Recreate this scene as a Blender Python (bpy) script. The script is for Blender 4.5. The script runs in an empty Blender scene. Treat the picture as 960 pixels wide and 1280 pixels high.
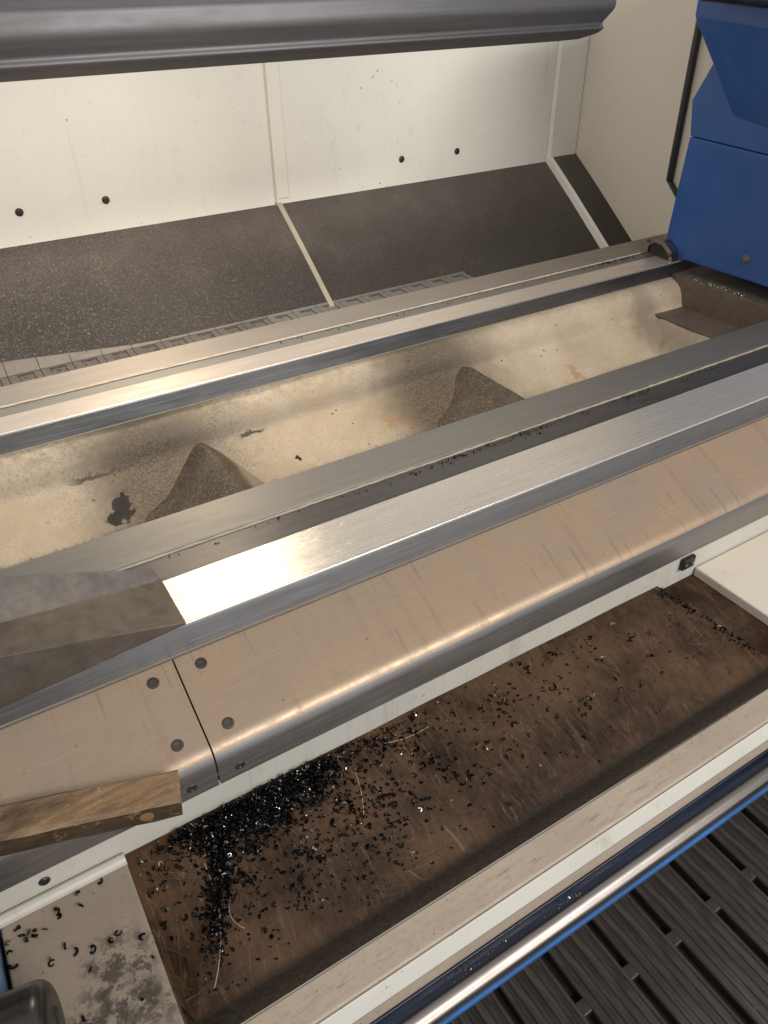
import bpy, bmesh, math, random
from mathutils import Vector, Matrix

random.seed(7)
scene = bpy.context.scene
COL = scene.collection
H = 1.75                      # camera height above the shop floor; "d" below = depth under the camera

# ------------------------------------------------------------------ camera
AX = Vector((0.85170526, -0.31370218, 0.41974885))    # bed direction in camera space (right, down, forward)
AY = Vector((-0.52387914, -0.4910835, 0.69597963))    # towards the back wall
AZ = Vector((-0.01219859, -0.81266718, -0.58260042))  # up
cam = bpy.data.cameras.new('camera')
cam_o = bpy.data.objects.new('camera', cam)
COL.objects.link(cam_o)
right = Vector((AX.x, AY.x, AZ.x)); up = -Vector((AX.y, AY.y, AZ.y)); back = -Vector((AX.z, AY.z, AZ.z))
m = Matrix((right, up, back)).transposed().to_4x4()
m.translation = Vector((0, 0, H))
cam_o.matrix_world = m
cam.sensor_fit = 'HORIZONTAL'; cam.sensor_width = 36.0; cam.lens = 957.7 / 960 * 36
cam.clip_start = 0.02; cam.clip_end = 100
scene.camera = cam_o

# ------------------------------------------------------------------ world, lamps, exposure
world = bpy.data.worlds.new('World'); scene.world = world; world.use_nodes = True
bg = world.node_tree.nodes['Background']
bg.inputs['Color'].default_value = (0.95, 0.96, 1.0, 1); bg.inputs['Strength'].default_value = 0.46

def area(name, loc, target, sx, sy, power, color):
    l = bpy.data.lights.new(name, 'AREA'); l.shape = 'RECTANGLE'; l.size = sx; l.size_y = sy
    l.energy = power; l.color = color
    o = bpy.data.objects.new(name, l); COL.objects.link(o); o.location = loc
    dv = (Vector(target) - Vector(loc)).normalized()
    o.rotation_euler = dv.to_track_quat('-Z', 'Y').to_euler()
    return o
# lamp strip of the machine, hidden behind the steel guard
area('machine_lamp', (0.55, 1.72, H + 0.03), (0.66, 1.50, H - 0.9), 0.20, 0.07, 3.3, (1.0, 0.83, 0.60))
area('machine_lamp', (0.375, 1.72, H + 0.03), (0.48, 1.50, H - 0.9), 0.07, 0.07, 1.2, (1.0, 0.83, 0.60))
area('wall_fill', (0.40, 1.50, H + 0.14), (0.50, 2.3, H - 0.42), 1.7, 0.06, 5.8, (1.0, 0.97, 0.925))  # added fill aimed at the back wall, apart from the machine's own strip
# hall lights over the operator's aisle
area('hall_light', (1.6, -2.3, H + 1.7), (0.7, 1.2, H - 0.7), 2.6, 0.45, 125.0, (1.0, 0.96, 0.90))

vs = scene.view_settings
vs.view_transform = 'Standard'; vs.look = 'None'; vs.exposure = 0.25; vs.gamma = 1.0
vs.use_curve_mapping = False

# ------------------------------------------------------------------ node helpers
class NT:
    def __init__(s, name):
        s.m = bpy.data.materials.new(name); s.m.use_nodes = True
        s.t = s.m.node_tree; s.b = s.t.nodes['Principled BSDF']
        s.pos = s.n('ShaderNodeTexCoord').outputs['Object']
    def n(s, kind, **kw):
        nd = s.t.nodes.new(kind)
        for k, v in kw.items(): setattr(nd, k, v)
        return nd
    def put(s, sock, v):
        if isinstance(v, bpy.types.NodeSocket): s.t.links.new(v, sock)
        elif isinstance(v, (tuple, list)) and sock.type == 'RGBA' and len(v) == 3: sock.default_value = (*v, 1)
        else: sock.default_value = v
    def mp(s, scale=(1, 1, 1), loc=(0, 0, 0), rot=(0, 0, 0), src=None):
        k = s.n('ShaderNodeMapping')
        s.put(k.inputs['Vector'], src or s.pos)
        k.inputs['Scale'].default_value = scale; k.inputs['Location'].default_value = loc; k.inputs['Rotation'].default_value = rot
        return k.outputs[0]
    def noise(s, vec, scale, detail=4, rough=0.6, dist=0.0):
        k = s.n('ShaderNodeTexNoise'); s.put(k.inputs['Vector'], vec)
        k.inputs['Scale'].default_value = scale; k.inputs['Detail'].default_value = detail
        k.inputs['Roughness'].default_value = rough; k.inputs['Distortion'].default_value = dist
        return k.outputs['Fac']
    def voro(s, vec, scale, rnd=1.0, feature='F1'):
        k = s.n('ShaderNodeTexVoronoi', feature=feature); s.put(k.inputs['Vector'], vec)
        k.inputs['Scale'].default_value = scale; k.inputs['Randomness'].default_value = rnd
        return k.outputs['Distance']
    def ramp(s, fac, lo, hi, a=0.0, b=1.0):
        k = s.n('ShaderNodeMapRange', clamp=True); k.interpolation_type = 'SMOOTHSTEP'
        s.put(k.inputs['Value'], fac)
        k.inputs['From Min'].default_value = lo; k.inputs['From Max'].default_value = hi
        k.inputs['To Min'].default_value = a; k.inputs['To Max'].default_value = b
        return k.outputs[0]
    def math(s, op, a, b=0.0, c=0.0):
        k = s.n('ShaderNodeMath', operation=op)
        for i, v in enumerate((a, b, c)): s.put(k.inputs[i], v)
        return k.outputs[0]
    def mul(s, a, b): return s.math('MULTIPLY', a, b)
    def mx(s, a, b): return s.math('MAXIMUM', a, b)
    def mix(s, fac, a, b):
        k = s.n('ShaderNodeMix', data_type='RGBA')
        s.put(k.inputs[0], fac); s.put(k.inputs[6], a); s.put(k.inputs[7], b)
        return k.outputs[2]
    def sep(s, src=None):
        k = s.n('ShaderNodeSeparateXYZ'); s.put(k.inputs[0], src or s.pos); return k.outputs
    def blob(s, centre, radius, soft, wob=0.0, wscale=30.0, squash=(1, 1, 1)):
        v = s.pos
        if wob:
            nz = s.n('ShaderNodeTexNoise'); s.put(nz.inputs['Vector'], s.pos)
            nz.inputs['Scale'].default_value = wscale; nz.inputs['Detail'].default_value = 4
            vm = s.n('ShaderNodeVectorMath', operation='SUBTRACT'); s.put(vm.inputs[0], nz.outputs['Color']); vm.inputs[1].default_value = (.5, .5, .5)
            vs_ = s.n('ShaderNodeVectorMath', operation='SCALE'); s.put(vs_.inputs[0], vm.outputs[0]); vs_.inputs['Scale'].default_value = wob
            va = s.n('ShaderNodeVectorMath', operation='ADD'); s.put(va.inputs[0], s.pos); s.put(va.inputs[1], vs_.outputs[0]); v = va.outputs[0]
        vm = s.n('ShaderNodeVectorMath', operation='SUBTRACT'); s.put(vm.inputs[0], v); vm.inputs[1].default_value = centre
        vq = s.n('ShaderNodeVectorMath', operation='MULTIPLY'); s.put(vq.inputs[0], vm.outputs[0]); vq.inputs[1].default_value = squash
        vl = s.n('ShaderNodeVectorMath', operation='LENGTH'); s.put(vl.inputs[0], vq.outputs[0])
        return s.ramp(vl.outputs['Value'], radius - soft, radius + soft, 1.0, 0.0)
    def bump(s, h, strength=0.2, dist=0.002):
        k = s.n('ShaderNodeBump'); s.put(k.inputs['Height'], h)
        k.inputs['Strength'].default_value = strength; k.inputs['Distance'].default_value = dist
        s.t.links.new(k.outputs[0], s.b.inputs['Normal'])
    def fin(s, col, rough=0.5, metal=0.0, spec=None, aniso=None):
        s.put(s.b.inputs['Base Color'], col); s.put(s.b.inputs['Roughness'], rough); s.put(s.b.inputs['Metallic'], metal)
        if spec is not None: s.put(s.b.inputs['Specular IOR Level'], spec)
        return s.m

def m_paint(name, col, dirt=(0.16, 0.12, 0.085), amount=0.35, speck=0.55, rough=0.45):
    t = NT(name)
    big = t.noise(t.mp((1, 1, 1)), 3.5, 5, 0.6)
    film_or_shade = t.noise(t.mp((1, 1, 1), (3, 1, 2)), 22, 6, 0.7)
    c = t.mix(t.mul(t.ramp(big, .35, .8), amount), col, tuple(a * .72 + b * .1 for a, b in zip(col, dirt)))
    c = t.mix(t.mul(t.ramp(film_or_shade, .55, .8), amount * .7), c, dirt)
    run = t.noise(t.mp((34, 34, 1.3)), 1.5, 4, .6)
    c = t.mix(t.mul(t.mul(t.ramp(run, .56, .75), t.ramp(big, .4, .65)), amount * .9), c, tuple(a * .55 + b * .2 for a, b in zip(col, dirt)))
    v = t.voro(t.pos, 75); keep = t.mul(t.ramp(t.noise(t.pos, 33, 2), .52, .62), t.ramp(t.noise(t.pos, 2.6, 3), .42, .62))
    c = t.mix(t.mul(t.mul(t.ramp(v, .10, .17, 1, 0), keep), speck), c, (.10, .075, .05))
    v2 = t.voro(t.mp((1, 1, 1), (7, 3, 1)), 26); keep2 = t.mul(t.ramp(t.noise(t.pos, 9, 2), .56, .62), t.ramp(t.noise(t.mp((1, 1, 1), (4, 4, 4)), 3, 3), .40, .62))
    c = t.mix(t.mul(t.mul(t.ramp(v2, .06, .09, 1, 0), keep2), speck), c, (.06, .045, .03))
    t.bump(t.noise(t.pos, 260, 3), .12, .001)
    return t.fin(c, t.ramp(film_or_shade, .3, .8, rough - .06, rough + .18))

def m_steel(name, col, rough=0.3, var=0.12, stain=0.25, staincol=(.22, .17, .12), metal=1.0, along=(1.2, 160, 160), bump=.25, specks=0.3):
    t = NT(name)
    br = t.noise(t.mp(along), 4.0, 6, .75)
    cl = t.noise(t.mp((1.5, 6, 6)), 4, 5, .65)
    c = t.mix(t.ramp(br, .3, .75), tuple(x * .82 for x in col), tuple(min(1, x * 1.12) for x in col))
    c = t.mix(t.mul(t.ramp(cl, .45, .8), stain), c, staincol)
    v = t.voro(t.pos, 60); keep = t.ramp(t.noise(t.pos, 21, 2), .56, .66)
    c = t.mix(t.mul(t.mul(t.ramp(v, .08, .15, 1, 0), keep), specks), c, (.05, .04, .03))
    r = t.math('ADD', t.ramp(br, .25, .75, rough - var * .5, rough + var * .5), t.ramp(cl, .4, .8, 0, var))
    t.bump(br, bump, .0008)
    if along[1] > 100:                                        # ground along the bed: highlights spread across the grain
        cv_ = t.n('ShaderNodeCombineXYZ'); cv_.inputs[0].default_value = 1.0
        t.put(t.b.inputs['Tangent'], cv_.outputs[0]); t.b.inputs['Anisotropic'].default_value = .8; t.b.inputs['Anisotropic Rotation'].default_value = .25
    return t.fin(c, r, metal)

M = {}
M['cream'] = m_paint('cream_paint', (.76, .73, .65), amount=.22, speck=.75)
M['end_beige'] = m_paint('beige_paint', (.64, .575, .475), amount=.2, speck=.3)
M['base_white'] = m_paint('white_machine_paint', (.53, .51, .455), amount=.5, speck=.8)
M['ledge'] = m_paint('worn_ledge_paint', (.56, .47, .37), amount=.75, speck=.6)
M['box_top'] = m_paint('worn_box_paint', (.50, .45, .37), amount=.9, speck=.8)
def m_smeared(name, col, y0, y1, rubcol, blobs=()):
    """worn paint with greasy rubbing along the bed"""
    t = NT(name)
    x, y, z = t.sep()[:3]
    big = t.noise(t.pos, 5, 5, .65); st = t.noise(t.mp((7, 40, 40)), 3.5, 6, .75, .5); fine = t.noise(t.pos, 110, 4, .75)
    c = t.mix(t.ramp(big, .3, .75), tuple(v * .82 for v in col), col)
    c = t.mix(t.mul(t.ramp(fine, .52, .72), .3), c, rubcol)
    band = t.ramp(t.math('ABSOLUTE', t.math('ADD', y, t.math('ADD', -(y0 + y1) / 2, t.mul(t.math('SUBTRACT', big, .5), .03)))), .004, (y1 - y0) * .55, 1, 0)
    c = t.mix(t.mul(t.mul(band, t.ramp(st, .46, .74)), t.ramp(big, .42, .62, .15, .9)), c, rubcol)
    for (p, rad, sq) in blobs:
        b = t.mul(t.blob(p, rad, .022, .06, 22, sq), t.ramp(t.noise(t.mp((1, 1, 1), p), 60, 6, .75, .25), .46, .56))
        c = t.mix(t.mul(b, .9), c, (.050, .040, .030))
    v = t.voro(t.pos, 95); keep = t.ramp(t.noise(t.pos, 24, 2), .54, .62)
    c = t.mix(t.mul(t.mul(t.ramp(v, .09, .17, 1, 0), keep), .8), c, (.06, .045, .03))
    t.bump(t.math('ADD', fine, st), .25, .001)
    return t.fin(c, t.ramp(st, .3, .7, .38, .58))
M['ledge'] = m_smeared('worn_ledge_paint', (.40, .325, .25), .39, .430, (.12, .092, .07))
M['box_top'] = m_smeared('worn_box_paint', (.31, .25, .19), .60, .68, (.15, .11, .08), (((-.055, .535, H - 1.006), .045, (1, .8, 0)), ((-.095, .500, H - 1.006), .045, (.7, 1, 0)), ((-.035, .49, H - 1.006), .03, (1, 1, 0))))
M['way'] = m_steel('ground_guideway_steel', (.72, .67, .60), .24, .12, .22, (.46, .37, .26), metal=.68, bump=.35, specks=.15)
M['way_rear'] = m_steel('ground_rear_guideway_steel', (.72, .63, .55), .32, .12, .25, (.42, .31, .22), metal=.75, bump=.3, specks=.25)
M['way_side'] = m_steel('dark_blue_grey_steel', (.30, .32, .35), .33, .12, .35, (.12, .11, .10), bump=.2)
M['bar'] = m_steel('dull_grey_steel', (.26, .242, .215), .55, .1, .3, (.2, .17, .13), metal=.75, bump=.15)
M['shelf'] = m_steel('oily_shelf_steel', (.13, .12, .115), .42, .16, .8, (.07, .055, .04), metal=.7, bump=.2, specks=.8)
M['flat'] = m_steel('rear_flat_steel', (.36, .315, .27), .5, .12, .35, (.25, .19, .14), metal=.75, bump=.2, specks=.5)
M['slat'] = m_steel('grimy_slat_steel', (.20, .175, .155), .55, .12, .7, (.07, .055, .042), metal=.4, along=(30, 30, 30), bump=.2, specks=.9)
M['guard'] = m_steel('guard_sheet_steel', (.17, .165, .17), .5, .1, .25, (.16, .14, .13), metal=.9, bump=.12, specks=.1)
M['lip'] = m_steel('cover_lip_steel', (.30, .28, .27), .32, .1, .3, (.14, .12, .10), metal=.9, bump=.12)
M['wing'] = m_steel('wing_casting_steel', (.21, .185, .16), .40, .12, .45, (.11, .09, .072), metal=.8, along=(8, 8, 8), bump=.05)
M['rail'] = m_steel('rail_steel', (.31, .28, .26), .34, .1, .4, (.2, .15, .12), bump=.15)
M['dark_steel'] = m_steel('dark_block_steel', (.085, .078, .074), .30, .1, .3, (.05, .045, .04), metal=.85, along=(12, 12, 12), bump=.08)
M['bridge'] = m_steel('brown_bridge_steel', (.15, .118, .092), .5, .1, .6, (.09, .065, .045), metal=.4, along=(14, 14, 14), bump=.15)

def m_simple(name, col, rough, metal=0.0, bumps=0.15, scale=180, var=.25):
    t = NT(name)
    n = t.noise(t.pos, scale, 4, .65); n2 = t.noise(t.pos, 12, 4)
    c = t.mix(t.ramp(n2, .3, .75), tuple(x * (1 - var) for x in col), tuple(min(1, x * (1 + var)) for x in col))
    t.bump(n, bumps, .001)
    return t.fin(c, t.ramp(n2, .2, .8, max(.05, rough - .08), rough + .1), metal)
M['blue'] = m_simple('blue_enamel', (.016, .070, .235), .36, 0, .05, 400, .06)
M['blue_trim'] = m_simple('blue_trim_paint', (.02, .11, .32), .45, 0, .1, 300, .2)
M['navy'] = m_simple('navy_channel_paint', (.005, .010, .028), .3, 0, .2, 200, .4)
M['pale_blue'] = m_simple('pale_blue_paint', (.13, .18, .30), .4)
M['screw'] = m_simple('black_screw', (.10, .085, .075), .4, .8)
M['black'] = m_simple('black_plastic', (.012, .012, .013), .4)
M['floor_slat'] = None
M['dark'] = m_simple('dark_void', (.012, .010, .009), .7)

def make_cover_mat():
    t = NT('tan_cover_steel')
    grain = t.noise(t.mp((2.5, 90, 90)), 4, 6, .7)
    cloud = t.noise(t.mp((3, 3, 3)), 2.2, 4, .6)
    mott = t.noise(t.pos, 26, 6, .75)
    fine = t.noise(t.pos, 210, 3, .75)
    streak = t.noise(t.mp((26, 1.6, 1.6)), 1.6, 3, .5)         # oil runs down the slope
    drip = t.noise(t.mp((75, 5, 5), (3, 0, 0)), 1.3, 3, .55)
    c = t.mix(t.ramp(cloud, .32, .70), (.365, .258, .168), (.320, .245, .180))
    c = t.mix(t.mul(t.ramp(mott, .45, .72), .38), c, (.30, .205, .135))
    c = t.mix(t.mul(t.ramp(streak, .56, .74), .35), c, (.24, .165, .11))
    c = t.mix(t.mul(t.ramp(drip, .62, .70), .40), c, (.17, .12, .085))
    c = t.mix(t.mul(t.ramp(grain, .5, .8), .25), c, (.60, .47, .35))
    c = t.mix(t.mul(t.ramp(fine, .5, .75), .28), c, (.22, .155, .105))
    v = t.voro(t.pos, 40); keep = t.ramp(t.noise(t.pos, 14, 2), .60, .66)
    c = t.mix(t.mul(t.mul(t.ramp(v, .06, .1, 1, 0), keep), .7), c, (.09, .06, .04))
    t.bump(t.math('ADD', t.mul(fine, .5), mott), .2, .0012)
    return t.fin(c, t.ramp(mott, .3, .8, .36, .54), .42)
M['cover'] = make_cover_mat()

def make_rear_tray_mat():
    t = NT('speckled_dark_sheet')
    x, y, z = t.sep()[:3]
    fine = t.noise(t.pos, 190, 3, .75)
    fine2 = t.noise(t.mp((1, 1, 1), (5, 5, 5)), 230, 2, .7)
    lump = t.noise(t.pos, 75, 4, .75)
    big = t.noise(t.mp((1, 1, 1)), 5, 5, .65)
    # loose swarf dust lies thickest towards the chuck end; tone darkens towards the foot of the slope
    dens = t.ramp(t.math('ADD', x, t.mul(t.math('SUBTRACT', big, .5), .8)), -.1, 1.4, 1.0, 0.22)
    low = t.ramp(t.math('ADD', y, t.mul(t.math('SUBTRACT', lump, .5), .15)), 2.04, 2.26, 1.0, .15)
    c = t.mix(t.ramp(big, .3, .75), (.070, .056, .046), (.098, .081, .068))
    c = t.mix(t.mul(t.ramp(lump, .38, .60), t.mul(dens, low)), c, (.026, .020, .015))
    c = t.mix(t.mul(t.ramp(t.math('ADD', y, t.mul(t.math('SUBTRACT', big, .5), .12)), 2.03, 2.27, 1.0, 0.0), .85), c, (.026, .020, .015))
    c = t.mix(t.mul(t.ramp(fine2, .50, .62), t.mul(dens, .7)), c, (.022, .017, .013))
    c = t.mix(t.mul(t.ramp(fine, .56, .66), t.mul(dens, .65)), c, (.29, .25, .21))
    scr = t.voro(t.mp((10, .9, .9), rot=(0, 0, .12)), 4, 1, 'DISTANCE_TO_EDGE')
    c = t.mix(t.mul(t.ramp(scr, .0, .012, 1, 0), t.ramp(big, .52, .66, 0, .35)), c, (.32, .30, .27))
    t.bump(t.math('ADD', t.mul(fine, dens), t.mul(lump, low)), .6, .004)
    return t.fin(c, t.ramp(lump, .3, .8, .46, .58), .1)
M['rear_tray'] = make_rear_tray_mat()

def make_trough_mat():
    t = NT('stained_cream_casting')
    x, y, z = t.sep()[:3]
    big = t.noise(t.mp((1, 1, 1)), 6, 5, .65)
    film_or_shade = t.noise(t.pos, 40, 6, .75)
    fine = t.noise(t.pos, 260, 3, .7)
    c = t.mix(t.ramp(big, .3, .75), (.40, .315, .215), (.52, .435, .33))
    c = t.mix(t.mul(t.ramp(film_or_shade, .52, .72), .45), c, (.36, .30, .17))
    left = t.ramp(x, .2, 1.5, 1.0, .25)
    crust = t.noise(t.pos, 190, 4, .8)
    c = t.mix(t.mul(t.ramp(crust, .50, .66), t.mul(left, t.ramp(big, .34, .62, .12, .6))), c, (.17, .13, .085))
    c = t.mix(t.mul(t.ramp(z, H - .83, H - .80), t.mul(t.ramp(film_or_shade, .42, .6), t.mul(left, .45))), c, (.16, .15, .11))
    # grime settled along the crease of the casting, broken up
    crease = t.ramp(t.math('ABSOLUTE', t.math('ADD', y, t.math('ADD', -1.469, t.mul(t.math('SUBTRACT', t.noise(t.pos, 55, 4, .7), .5), .016)))), .0018, .0040, 1, 0)
    brk = t.mx(t.mul(t.ramp(x, .115, .16), t.ramp(x, .305, .325, 1, 0)), t.mul(t.ramp(x, .50, .515), t.ramp(x, .555, .575, 1, 0)))
    c = t.mix(t.mul(t.mul(crease, brk), .92), c, (.035, .026, .018))
    # dirt around the cross ribs
    for cx in (.33, 1.05):
        soot = t.mul(t.blob((cx, 1.42, H - .88), .17, .13, .07, 30, (1.0, .9, .4)), t.ramp(crust, .25, .60, .55, 1))
        c = t.mix(t.mul(soot, .86), c, (.075, .054, .036))
        c = t.mix(t.mul(t.blob((cx - .03, 1.39, H - .89), .125, .07, .05, 40, (1.0, .8, .4)), .85), c, t.mix(t.ramp(crust, .4, .6), (.050, .035, .023), (.16, .125, .085)))
    c = t.mix(t.mul(t.blob((1.80, 1.40, H - .89), .10, .06, .06, 40, (1.6, .8, .5)), .65), c, (.15, .115, .08))
    # peeled patch and small chips of paint
    for (p, r, sq) in (((.205, 1.378, H - .91), .019, (1, .62, .5)), ((.215, 1.400, H - .90), .012, (1, .9, .5)), ((.186, 1.362, H - .915), .014, (.75, 1, .5)), ((.60, 1.37, H - .91), .008, (1, 1, .5))):
        c = t.mix(t.blob(p, r, .0022, .055, 42, sq), c, (.010, .008, .007))
    # rust
    for (p, r) in (((.86, 1.39, H - .9), .022), ((1.44, 1.37, H - .91), .03), ((1.40, 1.33, H - .92), .02), ((.90, 1.36, H - .92), .016)):
        c = t.mix(t.mul(t.blob(p, r * .7, .012, .08, 60, (1.4, .8, .5)), .6), c, (.33, .17, .055))
    v = t.voro(t.pos, 42); keep = t.ramp(t.noise(t.pos, 12, 2), .55, .62)
    c = t.mix(t.mul(t.mul(t.ramp(v, .09, .15, 1, 0), keep), .85), c, (.05, .04, .028))
    # sludge line at the foot of the visible slope
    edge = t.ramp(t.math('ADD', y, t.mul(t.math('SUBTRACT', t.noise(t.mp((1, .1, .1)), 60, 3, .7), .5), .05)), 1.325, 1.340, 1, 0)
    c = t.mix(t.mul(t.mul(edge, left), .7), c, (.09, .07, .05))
    t.bump(t.math('ADD', t.mul(fine, .6), film_or_shade), .45, .003)
    return t.fin(c, t.ramp(film_or_shade, .3, .8, .46, .64), 0, .3)
M['trough'] = make_trough_mat()

def make_rib_mat():
    t = NT('grimy_rib_casting')
    fine = t.noise(t.pos, 230, 3, .75); big = t.noise(t.pos, 18, 4, .6); mid = t.noise(t.pos, 120, 4, .75)
    x, y, z = t.sep()[:3]
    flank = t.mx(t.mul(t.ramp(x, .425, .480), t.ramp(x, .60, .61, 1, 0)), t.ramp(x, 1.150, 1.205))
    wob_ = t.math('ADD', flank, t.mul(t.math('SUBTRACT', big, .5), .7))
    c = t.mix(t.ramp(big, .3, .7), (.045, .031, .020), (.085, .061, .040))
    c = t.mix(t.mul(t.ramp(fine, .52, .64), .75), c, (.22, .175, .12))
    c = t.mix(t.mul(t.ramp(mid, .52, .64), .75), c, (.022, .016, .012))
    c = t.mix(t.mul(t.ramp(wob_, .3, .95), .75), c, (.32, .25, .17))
    t.bump(t.math('ADD', fine, mid), .6, .003)
    return t.fin(c, .55)
M['rib'] = make_rib_mat()

def make_tray_mat():
    t = NT('oily_brown_tray')
    big = t.noise(t.mp((1, 1, 1)), 7, 5, .65)
    rub = t.noise(t.mp((16, 4, 4), rot=(0, 0, .5)), 6, 6, .75, .8)
    c = t.mix(t.ramp(big, .32, .70), (.018, .0095, .005), (.085, .046, .024))
    c = t.mix(t.mul(t.ramp(rub, .48, .72), .55), c, (.125, .077, .047))
    # curved drag scratches
    wn = t.n('ShaderNodeTexNoise'); t.put(wn.inputs['Vector'], t.pos); wn.inputs['Scale'].default_value = 3.0; wn.inputs['Detail'].default_value = 1
    va = t.n('ShaderNodeVectorMath', operation='SCALE'); t.put(va.inputs[0], wn.outputs['Color']); va.inputs['Scale'].default_value = .25
    vb = t.n('ShaderNodeVectorMath', operation='ADD'); t.put(vb.inputs[0], t.pos); t.put(vb.inputs[1], va.outputs[0]); wp_ = vb.outputs[0]
    s = None
    for k, (sc_, ro, w_) in enumerate((((14, 1.2, .2), .35, .010), ((1.6, 15, .2), -.35, .010), ((11, 1.0, .2), -.7, .008), ((20, 2, .2), 1.1, .010))):
        e = t.ramp(t.voro(t.mp(sc_, (k * 3.1, k, 0), (0, 0, ro), wp_), 3.2, 1, 'DISTANCE_TO_EDGE'), .0, w_, 1, 0)
        e = t.mul(e, t.ramp(t.noise(t.mp((1, 1, 1), (k * 7, 0, 0)), 9, 2), .50, .62))
        s = e if s is None else t.mx(s, e)
    c = t.mix(t.mul(s, .42), c, (.25, .175, .115))
    wear = t.noise(t.pos, 150, 4, .7)
    c = t.mix(t.mul(t.ramp(wear, .52, .75), .55), c, (.018, .011, .007))
    patch = t.ramp(t.noise(t.mp((1, 1, 1), (2, 8, 0)), 26, 4, .65), .60, .68)
    c = t.mix(t.mul(patch, .5), c, (.012, .009, .007))
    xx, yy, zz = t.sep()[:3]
    film_or_shade = t.ramp(t.math('ADD', yy, t.mul(t.math('SUBTRACT', t.noise(t.pos, 11, 5, .7), .5), .03)), .470, .494, 1, 0)  # soft shade of the front fold, painted in as a greyer band
    c = t.mix(t.mul(film_or_shade, .85), c, t.mix(t.ramp(wear, .35, .7), (.045, .038, .030), (.085, .071, .056)))
    t.bump(wear, .2, .001)
    return t.fin(c, t.ramp(big, .3, .75, .42, .58), .0, .16)
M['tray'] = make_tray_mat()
M['tray_grey'] = m_simple('grey_tray_fold', (.085, .070, .056), .5, .0, .2, 160, .3)

def make_floor_mat():
    t = NT('black_ribbed_plastic')
    n = t.noise(t.mp((6, 1, 6)), 8, 5, .65); f = t.noise(t.pos, 140, 3, .7)
    c = t.mix(t.ramp(n, .35, .75), (.030, .025, .023), (.075, .060, .052))
    v = t.voro(t.pos, 45); keep = t.ramp(t.noise(t.pos, 16, 2), .60, .66)
    c = t.mix(t.mul(t.mul(t.ramp(v, .07, .11, 1, 0), keep), .6), c, (.4, .38, .35))
    t.bump(f, .2, .002)
    return t.fin(c, t.ramp(n, .3, .8, .38, .55))
M['floor_slat'] = make_floor_mat()

def make_wood(name, a, b):
    t = NT(name)
    ax = (0.955, -0.27, 0)
    rot = (0, 0, .28)
    g = t.noise(t.mp((5, 60, 60), rot=rot), 3, 6, .7, .4)
    big = t.noise(t.mp((4, 14, 14), rot=rot), 2.5, 4, .6)
    c = t.mix(t.ramp(g, .3, .7), a, b)
    c = t.mix(t.mul(t.ramp(big, .48, .66), .75), c, (.040, .022, .011))
    c = t.mix(t.mul(t.ramp(t.noise(t.pos, 55, 4, .7), .60, .72), .6), c, (.36, .23, .11))
    return t, c, g
t, c, g = make_wood('oiled_wood', (.12, .068, .032), (.25, .152, .075)); t.bump(g, .5, .002); M['wood'] = t.fin(c, .45)
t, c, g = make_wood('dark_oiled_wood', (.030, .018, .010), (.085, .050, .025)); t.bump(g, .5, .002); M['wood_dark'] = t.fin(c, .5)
M['knot'] = m_simple('wood_knot', (.19, .105, .045), .5, 0, .2, 90, .3)
M['knot_ring'] = m_simple('wood_knot_ring', (.20, .13, .07), .5, 0, .2, 90, .3)

def make_chip_mat(name, col, rough):
    t = NT(name)
    n = t.noise(t.pos, 90, 2)
    c = t.mix(t.ramp(n, .4, .65), col, tuple(x * 2.0 for x in col))
    return t.fin(c, rough, .9)
M['chip'] = make_chip_mat('blackened_steel_chip', (.013, .012, .012), .22)
M['bright_chip'] = make_chip_mat('bright_steel_chip', (.30, .28, .25), .3)
M['sludge'] = m_simple('wet_black_fines', (.012, .010, .009), .32, .3, .9, 300, .4)
M['sealant'] = m_paint('sealant_bead', (.55, .48, .38), amount=.8, speck=.9)
M['strip'] = m_paint('grimy_seam_paint', (.36, .32, .24), amount=.9, speck=.9)
M['bristle'] = m_simple('pale_bristle', (.33, .24, .14), .5)

# ------------------------------------------------------------------ mesh helpers (y, d) -> world: z = H - d
def P(x, y, d): return Vector((x, y, H - d))

def link(name, me, material, parent=None, smooth=35):
    if material: me.materials.append(M[material] if isinstance(material, str) else material)
    if smooth:
        me.polygons.foreach_set('use_smooth', [True] * len(me.polygons))
        me.set_sharp_from_angle(angle=math.radians(smooth))
    o = bpy.data.objects.new(name, me); COL.objects.link(o)
    if smooth and smooth < 50 and len(me.polygons) < 6000:
        w_ = o.modifiers.new('weighted_normal', 'WEIGHTED_NORMAL'); w_.keep_sharp = True; w_.weight = 100
    if parent is not None:
        o.parent = parent
        base = parent
        off = Vector((0, 0, 0))
        while base is not None:
            off += base.location; base = base.parent
        o.location = -off
    return o

def thing(name, label, cat, loc, group=None):
    o = bpy.data.objects.new(name, None); COL.objects.link(o); o.location = loc
    o.empty_display_size = .05
    o['label'] = label; o['category'] = cat
    if group: o['group'] = group
    return o
def tag(o, label, cat, group=None):
    o['label'] = label; o['category'] = cat
    if group: o['group'] = group
    return o

def to_mesh(bm, name, tri=False):
    bmesh.ops.recalc_face_normals(bm, faces=bm.faces)
    me = bpy.data.meshes.new(name); bm.to_mesh(me); bm.free(); return me

def rounded(pts, seg=5):
    """pts: (a, b[, radius]) closed polygon -> rounded corners"""
    out = []; n = len(pts)
    for i, p in enumerate(pts):
        r = p[2] if len(p) > 2 else 0
        v = Vector(p[:2])
        if not r: out.append(v); continue
        a = Vector(pts[i - 1][:2]) - v; b = Vector(pts[(i + 1) % n][:2]) - v
        la, lb = a.length, b.length; a.normalize(); b.normalize()
        ang = a.angle(b); cut = min(r / math.tan(ang / 2), la * .49, lb * .49)
        p0 = v + a * cut; p1 = v + b * cut
        for k in range(seg + 1):
            s = k / seg
            out.append((1 - s) ** 2 * p0 + 2 * s * (1 - s) * v + s * s * p1)
    return out

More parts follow.
